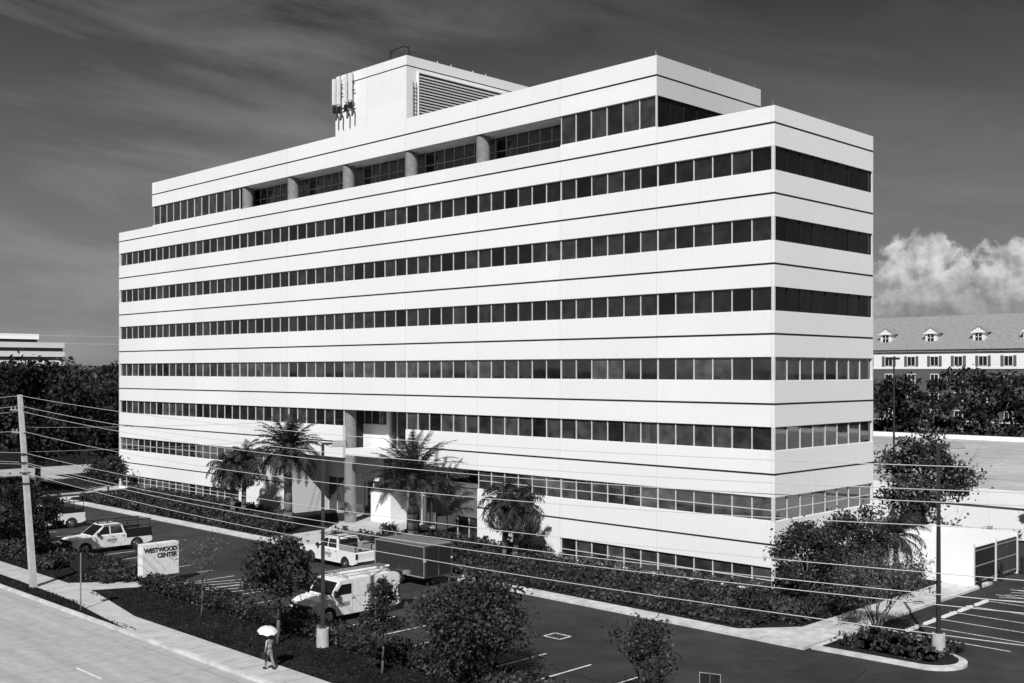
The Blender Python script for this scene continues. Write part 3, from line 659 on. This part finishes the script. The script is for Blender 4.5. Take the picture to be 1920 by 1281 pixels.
def pickup(name,loc,rz,body=M_white,rack=True,cargo=False,darkbed=False):
    m=MB(); w=.98
    prof=[(-2.9,.5),(-2.9,1.12),(-2.86,1.18),(1.15,1.18),(1.3,1.16),(2.55,1.08),(2.78,.98),(2.85,.75),(2.85,.45),(2.4,.36),(-2.5,.36)]
    m.prism(prof,-w,w,body)
    m.frust((-.95,1.45,-w+.04,w-.04),(-.72,.55,-w+.2,w-.2),1.175,1.88,body)
    def cabpt(x,z,s,o=.006):
        t=(z-1.175)/.705; y=(w-.04)*(1-t)+(w-.2)*t; return (x,s*(y+o),z)
    for s in(-1,1):
        m.face([cabpt(-.78,1.25,s),cabpt(.12,1.25,s),cabpt(.12,1.79,s),cabpt(-.64,1.79,s)],M_carglass)
        m.face([cabpt(.2,1.25,s),cabpt(1.15,1.25,s),cabpt(.52,1.79,s),cabpt(.2,1.79,s)],M_carglass)
        for x in(-1.75,1.95): wheel(m,x,s*(w+.01),s=s); arch(m,x,s*w,.47,s)
        m.box(1.0,1.15,s*(w+.02),s*(w+.2),1.22,1.42,M_black)
        for x in(.16,-.85,1.2): m.box(x,x+.012,s*w,s*(w+.003),.5,1.15,M_grey)
        for x in(.02,-.7): m.box(x-.14,x,s*w,s*(w+.02),1.02,1.06,M_black)
        m.box(2.6,2.87,s*(w-.32),s*(w+.002),.78,.98,M_chrome); m.box(-2.91,-2.85,s*(w-.15),s*(w+.002),.75,1.1,M_mulld)
        m.box(-.3,.4,s*w,s*(w+.004),.72,.92,M_grey); m.box(-.2,.1,s*w,s*(w+.005),.62,.67,M_mulld)
        if darkbed: m.box(-2.88,-1.0,s*(w-.2),s*(w+.0045),.86,1.5,M_black)
    def wsp(t,y,o): x=1.45-.9*t; z=1.175+.705*t; return (x+o*.6,y*(1-.17*t),z+o*.75)
    m.face([wsp(.08,-w+.12,.008),wsp(.08,w-.12,.008),wsp(.92,w-.12,.008),wsp(.92,-w+.12,.008)],M_carglass)
    m.face([(-.955+.23*.15-.006,-.75,1.28),(-.955+.23*.15-.006,.75,1.28),(-.955+.23*.88-.006,.7,1.78),(-.955+.23*.88-.006,-.7,1.78)],M_carglass)
    m.box(2.8,2.88,-.6,.6,.66,.98,M_dmetal); m.box(2.86,2.9,-.6,.6,.8,.84,M_chrome); m.box(2.75,2.98,-w+.02,w-.02,.42,.6,M_chrome); m.box(-3.05,-2.9,-w+.05,w-.05,.45,.6,M_chrome)
    m.box(-2.8,-1.05,-w+.1,w-.1,1.17,1.19,M_black)
    if rack:
        for s in(-1,1):
            for x in(-2.75,-1.1): m.tube((x,s*(w-.06),1.15),(x,s*(w-.06),2.05),.03,.03,M_black,6)
            m.tube((-2.85,s*(w-.06),2.05),(1.1,s*(w-.06),2.05),.03,.03,M_black,6); m.tube((-2.75,s*(w-.06),1.6),(-1.1,s*(w-.06),1.6),.025,.025,M_black,6)
        for x in(-2.75,-1.9,-1.1,.2,.9): m.tube((x,-w+.06,2.05),(x,w-.06,2.05),.025,.025,M_black,6)
        if not darkbed:
            for s in(-1,1): m.box(-2.75,-1.1,s*(w-.3),s*(w-.02),1.19,1.48,M_black if not cargo else M_grey)
    if cargo:
        for y in(-.5,-.15): m.tube((-2.8,y,2.1),(1.2,y,2.1),.03,.03,M_metal,6)
        for k in range(12): m.tube((-2.7+k*.33,-.5,2.1),(-2.7+k*.33,-.15,2.1),.018,.018,M_metal,6)
        m.box(-2.5,-1.9,-.5,.1,1.19,1.7,M_grey); m.box(-1.8,-1.3,-.2,.6,1.19,1.55,M_mulld)
    return m.build(name,loc=loc,rz=rz,bevel=.025)
R90=math.radians(90)
pickup('pickup_truck',(-41.6,-19.3,.01),-R90,darkbed=True)
pickup('pickup_truck',(-55.0,-18.2,.01),-R90)
pickup('pickup_truck',(-25.3,-11.1,.01),math.pi,M_white,True,True)
def van(loc,rz):
    m=MB(); w=.98; L=2.75
    prof=[(-L,.42),(-L,1.9),(-L+.06,2.02),(-L+.2,2.07),(.85,2.07),(1.05,2.02),(1.62,1.34),(2.35,1.2),(2.65,1.02),(2.75,.8),(2.75,.45),(2.3,.34),(-L+.3,.34)]
    m.prism(prof,-w,w,M_white)
    for s in(-1,1):
        y=s*(w+.005)
        m.face([(.35,y,1.35),(1.4,y,1.35),(.98,y,1.86),(.35,y,1.86)],M_carglass)
        for x in(-1.7,1.75): wheel(m,x,s*(w+.01),s=s); arch(m,x,s*w,.47,s)
        m.box(1.3,1.45,s*(w+.03),s*(w+.25),1.3,1.62,M_black)
        for x in(.28,1.35,-1.0): m.box(x,x+.014,s*w,s*(w+.003),.5,1.95,M_grey)
        m.box(-2.6,.2,s*w,s*(w+.003),1.18,1.2,M_grey); m.box(.15,.33,s*w,s*(w+.02),1.1,1.14,M_black)
        m.box(2.45,2.72,s*(w-.34),s*(w+.003),.82,1.04,M_chrome)
        m.box(.45,1.2,s*w,s*(w+.005),.78,.98,M_grey); m.box(-2.0,-.6,s*w,s*(w+.005),1.35,1.7,M_grey)
        m.box(-1.9,-.7,s*(w+.005),s*(w+.008),1.42,1.5,M_mulld)
        m.box(-L-.004,-L+.1,s*(w-.14),s*(w+.003),.9,1.4,M_mulld)
    n=Vector((.77,0,.64)).normalized()*.008
    def ws(t,y): return (1.62-.57*t+n.x,y,1.34+.68*t+n.z)
    m.face([ws(.08,-w+.1),ws(.08,w-.1),ws(.92,w-.16),ws(.92,-w+.16)],M_carglass)
    m.box(2.7,2.79,-.62,.62,.7,.98,M_dmetal)
    for z in(.76,.84,.92): m.box(2.78,2.8,-.6,.6,z,z+.03,M_chrome)
    m.box(2.6,2.86,-w+.02,w-.02,.4,.6,M_grey)
    for x in(-2.2,-.9,.5):
        m.box(x,x+.05,-w+.12,w-.12,2.2,2.25,M_grey)
        for s in(-1,1): m.box(x,x+.05,s*(w-.17),s*(w-.12),2.06,2.2,M_grey)
    for y in(-.55,-.2): m.box(-2.7,1.0,y-.03,y+.03,2.26,2.33,M_metal)
    for k in range(11): m.tube((-2.6+k*.34,-.55,2.3),(-2.6+k*.34,-.2,2.3),.018,.018,M_metal,6)
    m.tube((-2.5,.4,2.32),(.6,.4,2.32),.07,.07,M_white,10)
    m.build('cargo_van',loc=loc,rz=rz,bevel=.04)
van((-12.9,-19.9,.01),-R90)
def trailer(loc,rz):
    m=MB(); w=1.08
    m.prism([(-2.3,.55),(-2.3,2.35),(-2.25,2.42),(2.1,2.42),(2.3,2.25),(2.35,1.2),(2.35,.55)],-w,w,M_tside)
    m.prism([(-2.28,2.41),(2.08,2.41),(1.95,2.48),(-2.2,2.48)],-w+.08,w-.08,M_ttop)
    for s in(-1,1):
        for z in(.55,2.33): m.box(-2.3,2.3,s*w,s*(w+.012),z,z+.07,M_grey)
        for k in range(8): m.box(-2.0+k*.56,-1.985+k*.56,s*w,s*(w+.004),.65,2.3,M_black)
        for x in(-2.3,2.24): m.box(x,x+.06,s*w,s*(w+.012),.62,2.33,M_grey)
        wheel(m,-.2,s*(w+.2),.34,.2,s)
        m.prism([(-.72,.62),(-.6,.84),(.2,.84),(.32,.62),(.22,.62),(.12,.77),(-.52,.77),(-.62,.62)],s*w,s*(w+.26),M_metal)
        m.box(.9,1.0,s*w,s*(w+.02),.75,.8,M_chrome); m.box(-2.32,-2.2,s*(w-.1),s*(w+.006),1.5,1.6,M_white)
    m.box(-2.315,-2.3,-.9,.9,.65,2.3,M_mulld); m.box(-2.33,-2.315,-.02,.02,.65,2.3,M_chrome)
    m.box(-.3,-.1,-w,w,.25,.45,M_dmetal)
    m.path([(2.3,-.6,.5),(3.5,0,.5)],[.05,.05],M_dmetal); m.path([(2.3,.6,.5),(3.5,0,.5)],[.05,.05],M_dmetal); m.tube((3.2,0,.0),(3.2,0,.9),.04,.04,M_chrome,8)
    m.build('enclosed_trailer',loc=loc,rz=rz,bevel=.015)
trailer((-17.8,-11.3,.01),math.pi)

# ------------------------------------------------------------------ person with umbrella
def mkskin(name,verts,edges,mat,parent,sub=2):
    me=bpy.data.meshes.new(name); me.from_pydata([v[:3] for v in verts],edges,[]); o=bpy.data.objects.new(name,me); COL.objects.link(o); o.parent=parent
    o.modifiers.new('s','SKIN')
    if not me.skin_vertices:
        bm=bmesh.new(); bm.from_mesh(me); bm.verts.layers.skin.verify(); bm.to_mesh(me); bm.free()
    for i,v in enumerate(verts):
        r=v[3]; me.skin_vertices[0].data[i].radius=(r,r if len(v)<5 else v[4])
    me.skin_vertices[0].data[0].use_root=True
    sm=o.modifiers.new('ss','SUBSURF'); sm.levels=sub; sm.render_levels=sub; me.materials.append(mat); return o
def ellipsoid(m,c,r,mat,nu=16,nv=10):
    vs=[];fs=[]
    for j in range(nv+1):
        ph=math.pi*j/nv
        for i in range(nu):
            t=2*math.pi*i/nu; vs.append((c[0]+r[0]*math.sin(ph)*math.cos(t),c[1]+r[1]*math.sin(ph)*math.sin(t),c[2]+r[2]*math.cos(ph)))
    for j in range(nv):
        for i in range(nu): a=j*nu+i;b=j*nu+(i+1)%nu; fs.append((a,b,b+nu,a+nu))
    m.add(vs,fs,mat)
def person(loc,rz):
    per=empty('person_with_umbrella',loc,rz)
    top=[(0,0,.80,.135,.105),(0,0,.95,.115,.09),(0,-.005,1.08,.125,.095),(0,0,1.19,.115,.085),(0,0,1.255,.055,.05),
     (.135,0,1.2,.058),(-.135,0,1.2,.058),(.19,.02,1.06,.048),(.215,.03,.96,.043),(-.20,-.03,1.08,.05),(-.215,-.07,1.0,.045)]
    mkskin('top',top,[(0,1),(1,2),(2,3),(3,4),(3,5),(3,6),(5,7),(7,8),(6,9),(9,10)],M_cloth,per)
    mkskin('trousers',[(0,0,.88,.11,.09),(0,0,.80,.115,.095),(.08,-.03,.66,.085),(-.075,.02,.66,.085),(.085,-.10,.42,.062),(-.08,.06,.43,.062),(.085,-.16,.09,.045),(-.08,.20,.13,.045)],[(0,1),(1,2),(1,3),(2,4),(4,6),(3,5),(5,7)],M_cloth2,per)
    def hand(name,base,dirv,side,curl,wrist):
        base=Vector(base);d=Vector(dirv).normalized(); lat=Vector(side).normalized(); nrm=Vector(curl).normalized()
        vs=[(*wrist,.022),(*base,.024,.018),(*(base+d*.035),.034,.015)]; es=[(0,1),(1,2)]
        for k in range(4):
            o=lat*((k-1.5)*.019); Ln=[.07,.08,.073,.055][k]; b=len(vs)
            a=base+d*.06+o; q=a+d*Ln*.45+nrm*Ln*.15; r=q+d*Ln*.1+nrm*Ln*.45
            vs+=[(*a,.009),(*q,.0085),(*r,.0075)]; es+=[(2,b),(b,b+1),(b+1,b+2)]
        b=len(vs); t0=base+d*.02+lat*-.035; t1=t0+d*.03+nrm*.025-lat*.006
        vs+=[(*t0,.011),(*t1,.009)]; es+=[(1,b),(b,b+1)]
        mkskin(name,vs,es,M_skin,per,1)
    mkskin('right_arm',[(-.215,-.07,1.0,.04),(-.21,-.09,.97,.038),(-.165,-.2,1.04,.029),(-.13,-.26,1.09,.023)],[(0,1),(1,2),(2,3)],M_skin,per)
    mkskin('left_arm',[(.215,.03,.99,.038),(.22,-.0,.84,.029),(.22,-.04,.74,.023)],[(0,1),(1,2)],M_skin,per)
    hand('right_hand',(-.125,-.268,1.10),(.25,-.3,1),(0,-.5,1),(1,-.1,.1),(-.13,-.26,1.09))
    hand('left_hand',(.22,-.045,.73),(0,-.15,-1),(0,1,0),(-1,0,0),(.22,-.04,.74))
    fm=MB()
    fm.tube((0,0,1.24),(0,-.01,1.35),.05,.045,M_skin,12)
    ellipsoid(fm,(0,-.02,1.42),(.075,.09,.105),M_skin); ellipsoid(fm,(0,-.045,1.36),(.05,.055,.045),M_skin)
    ellipsoid(fm,(0,.012,1.445),(.084,.092,.10),M_hair); ellipsoid(fm,(0,.06,1.36),(.06,.045,.10),M_hair)
    for s in(-1,1):
        ellipsoid(fm,(s*.03,-.1,1.425),(.013,.007,.008),M_black,8,6); ellipsoid(fm,(s*.077,-.015,1.415),(.01,.02,.028),M_skin,8,6)
        fm.box(s*.03-.016,s*.03+.016,-.11,-.1,1.445,1.45,M_hair)
    fm.frust((-.014,.014,-.128,-.095),(-.006,.006,-.108,-.095),1.385,1.425,M_skin); fm.box(-.022,.022,-.105,-.09,1.355,1.364,M_cloth2)
    for (x,y,z) in((.085,-.19,.045),(-.08,.19,.065)): ellipsoid(fm,(x,y-.02,z),(.045,.12,.048),M_black,12,8)
    fm.box(.25,.33,-.12,.12,.50,.76,M_black); fm.tube((.29,-.1,.75),(.22,-.05,.72),.008,.008,M_black,6); fm.tube((.29,.1,.75),(.22,-.05,.72),.008,.008,M_black,6)
    fm.build('head_bag_and_shoes',per)
    um=MB(); hub=Vector((-.03,-.13,1.74)); hnd=Vector((-.105,-.30,1.04)); ax=(hub-hnd).normalized(); aa=ax.orthogonal().normalized(); bb=ax.cross(aa)
    um.tube(tuple(hnd),tuple(hub+ax*.06),.009,.009,M_dmetal,8)
    rings=[(0,0),(.2,-.03),(.34,-.10),(.43,-.20)]
    vs=[tuple(hub)]
    for r,dz in rings[1:]:
        for k in range(16):
            t=math.pi*2*k/16; rr=r*(1 if k%2==0 else .94); dd=dz*(1 if k%2==0 else .85); vs.append(tuple(hub+aa*math.cos(t)*rr+bb*math.sin(t)*rr+ax*dd))
    fs=[(0,1+k,1+(k+1)%16) for k in range(16)]
    for j in range(2):
        for k in range(16): a=1+j*16+k; b=1+j*16+(k+1)%16; fs.append((a,a+16,b+16,b))
    um.add(vs,fs,M_white)
    for k in range(0,16,2):
        t=math.pi*2*k/16; um.tube(tuple(hub-ax*.02),tuple(hub+aa*math.cos(t)*.42+bb*math.sin(t)*.42-ax*.2),.004,.004,M_dmetal,5)
    um.build('umbrella',per,fix=False)
person((-6.6,-28.45,.127),math.radians(-80))

# ------------------------------------------------------------------ world
w=bpy.data.worlds.new('sky'); scn.world=w; w.use_nodes=True; nt=w.node_tree; N=nt.nodes; L=nt.links
bg=N['Background']
def math_(op,a,b=None,c=None,clamp=False):
    n=N.new('ShaderNodeMath'); n.operation=op; n.use_clamp=clamp
    for i,x in enumerate((a,b,c)):
        if x is None: continue
        if isinstance(x,(int,float)): n.inputs[i].default_value=x
        else: L.new(x,n.inputs[i])
    return n.outputs[0]
def mrange(x,a,b,c=0,d=1,smooth=False):
    n=N.new('ShaderNodeMapRange'); n.interpolation_type='SMOOTHSTEP' if smooth else 'LINEAR'
    n.inputs[1].default_value=a;n.inputs[2].default_value=b;n.inputs[3].default_value=c;n.inputs[4].default_value=d; L.new(x,n.inputs[0]); return n.outputs[0]
SAZ=math.radians(33); SEL=math.radians(41)
sunv=Vector((math.sin(SAZ)*math.cos(SEL),-math.cos(SAZ)*math.cos(SEL),math.sin(SEL)))
sky=N.new('ShaderNodeTexSky'); sky.sky_type='NISHITA'; sky.sun_disc=False; sky.sun_elevation=SEL; sky.sun_rotation=math.atan2(sunv.x,sunv.y)
bw=N.new('ShaderNodeSeparateColor'); L.new(sky.outputs[0],bw.inputs[0])   # red-filter black and white
tc=N.new('ShaderNodeTexCoord'); sx=N.new('ShaderNodeSeparateXYZ'); L.new(tc.outputs['Generated'],sx.inputs[0])
az=math_('ARCTAN2',sx.outputs['Y'],sx.outputs['X']); el=math_('ARCSINE',sx.outputs['Z'])
gr=N.new('ShaderNodeValToRGB'); e=gr.color_ramp.elements
e[0].position=0; e[0].color=g(.235); e[1].position=1; e[1].color=g(.05)
for p,c_ in((.08,.20),(.16,.138),(.24,.085),(.33,.038),(.5,.035)):
    q=e.new(p); q.color=g(c_)
L.new(math_('MAXIMUM',el,0),gr.inputs['Fac'])
cmb=N.new('ShaderNodeCombineXYZ'); L.new(math_('MULTIPLY',az,2.2),cmb.inputs[0])
L.new(math_('ADD',math_('MULTIPLY',el,9.0),math_('MULTIPLY',az,-1.6)),cmb.inputs[1])
nz=N.new('ShaderNodeTexNoise'); nz.inputs['Scale'].default_value=1.7; nz.inputs['Detail'].default_value=8; nz.inputs['Roughness'].default_value=.6; nz.inputs['Distortion'].default_value=.5
L.new(cmb.outputs[0],nz.inputs['Vector'])
ci=math_('MULTIPLY',mrange(nz.outputs['Fac'],.42,.78,0,.12),mrange(az,2.15,2.6,.35,1,True))
skyv=math_('ADD',math_('ADD',gr.outputs['Color'],ci),math_('MULTIPLY',bw.outputs[0],.002))
cc=N.new('ShaderNodeCombineXYZ'); L.new(az,cc.inputs[0]); L.new(el,cc.inputs[1])
nd=N.new('ShaderNodeTexNoise'); nd.inputs['Scale'].default_value=42; nd.inputs['Detail'].default_value=7; nd.inputs['Roughness'].default_value=.58; L.new(cc.outputs[0],nd.inputs['Vector'])
off=N.new('ShaderNodeVectorMath'); off.inputs[1].default_value=(.0045,-.006,0); L.new(cc.outputs[0],off.inputs[0])
nd2=N.new('ShaderNodeTexNoise'); nd2.inputs['Scale'].default_value=42; nd2.inputs['Detail'].default_value=7; nd2.inputs['Roughness'].default_value=.58; L.new(off.outputs[0],nd2.inputs['Vector'])
fld=None
for (a,b,r) in((1.999,.0905,.029),(2.0164,.072,.027),(1.9698,.066,.030),(1.9328,.082,.026),(1.930,.0600,.040),(2.0316,.0590,.024),(1.991,.058,.038),(1.88,.075,.036),(1.83,.06,.045),(2.3,.05,.02)):
    dx=math_('SUBTRACT',az,a); dy=math_('SUBTRACT',el,b)
    d=math_('SQRT',math_('ADD',math_('MULTIPLY',dx,dx),math_('MULTIPLY',dy,dy)))
    v1=math_('SUBTRACT',1.0,math_('DIVIDE',d,r)); fld=v1 if fld is None else math_('MAXIMUM',fld,v1)
base=fld
fld=math_('ADD',fld,math_('MULTIPLY',math_('SUBTRACT',nd.outputs['Fac'],.5),1.9))
al=mrange(fld,-.04,.3,0,1,True)
alpha=math_('MULTIPLY',al,mrange(el,.035,.07,.3,.94,True))
rel=math_('SUBTRACT',nd.outputs['Fac'],nd2.outputs['Fac'])
sh=math_('ADD',mrange(rel,-.14,.14,.72,.30),math_('MULTIPLY',math_('SUBTRACT',nd.outputs['Fac'],.5),.7))
sh=math_('MULTIPLY',math_('ADD',sh,mrange(base,.0,.6,.14,0)),mrange(el,.045,.095,.62,1.1))
mx=N.new('ShaderNodeMix'); mx.data_type='FLOAT'; L.new(alpha,mx.inputs[0]); L.new(skyv,mx.inputs[2]); L.new(sh,mx.inputs[3])
cb=N.new('ShaderNodeCombineColor')
for i in range(3): L.new(mx.outputs[0],cb.inputs[i])
L.new(cb.outputs[0],bg.inputs['Color']); bg.inputs['Strength'].default_value=1.0
w.cycles.sampling_method='MANUAL'; w.cycles.sample_map_resolution=512
sl=bpy.data.lights.new('sun','SUN'); sl.energy=4.8; sl.angle=math.radians(.53)
so=bpy.data.objects.new('sun',sl); COL.objects.link(so); so.rotation_euler=sunv.to_track_quat('Z','Y').to_euler(); so.location=(40,-60,60)
# ------------------------------------------------------------------ camera
cd=bpy.data.cameras.new('camera'); co=bpy.data.objects.new('camera',cd); COL.objects.link(co)
co.location=(32.84,-53.68,12.56); co.rotation_euler=(math.pi/2,0,math.radians(44.92))
cd.sensor_width=36; cd.lens=2056/1920*36; cd.shift_y=55.5/1920; cd.clip_start=.1; cd.clip_end=5000
scn.camera=co
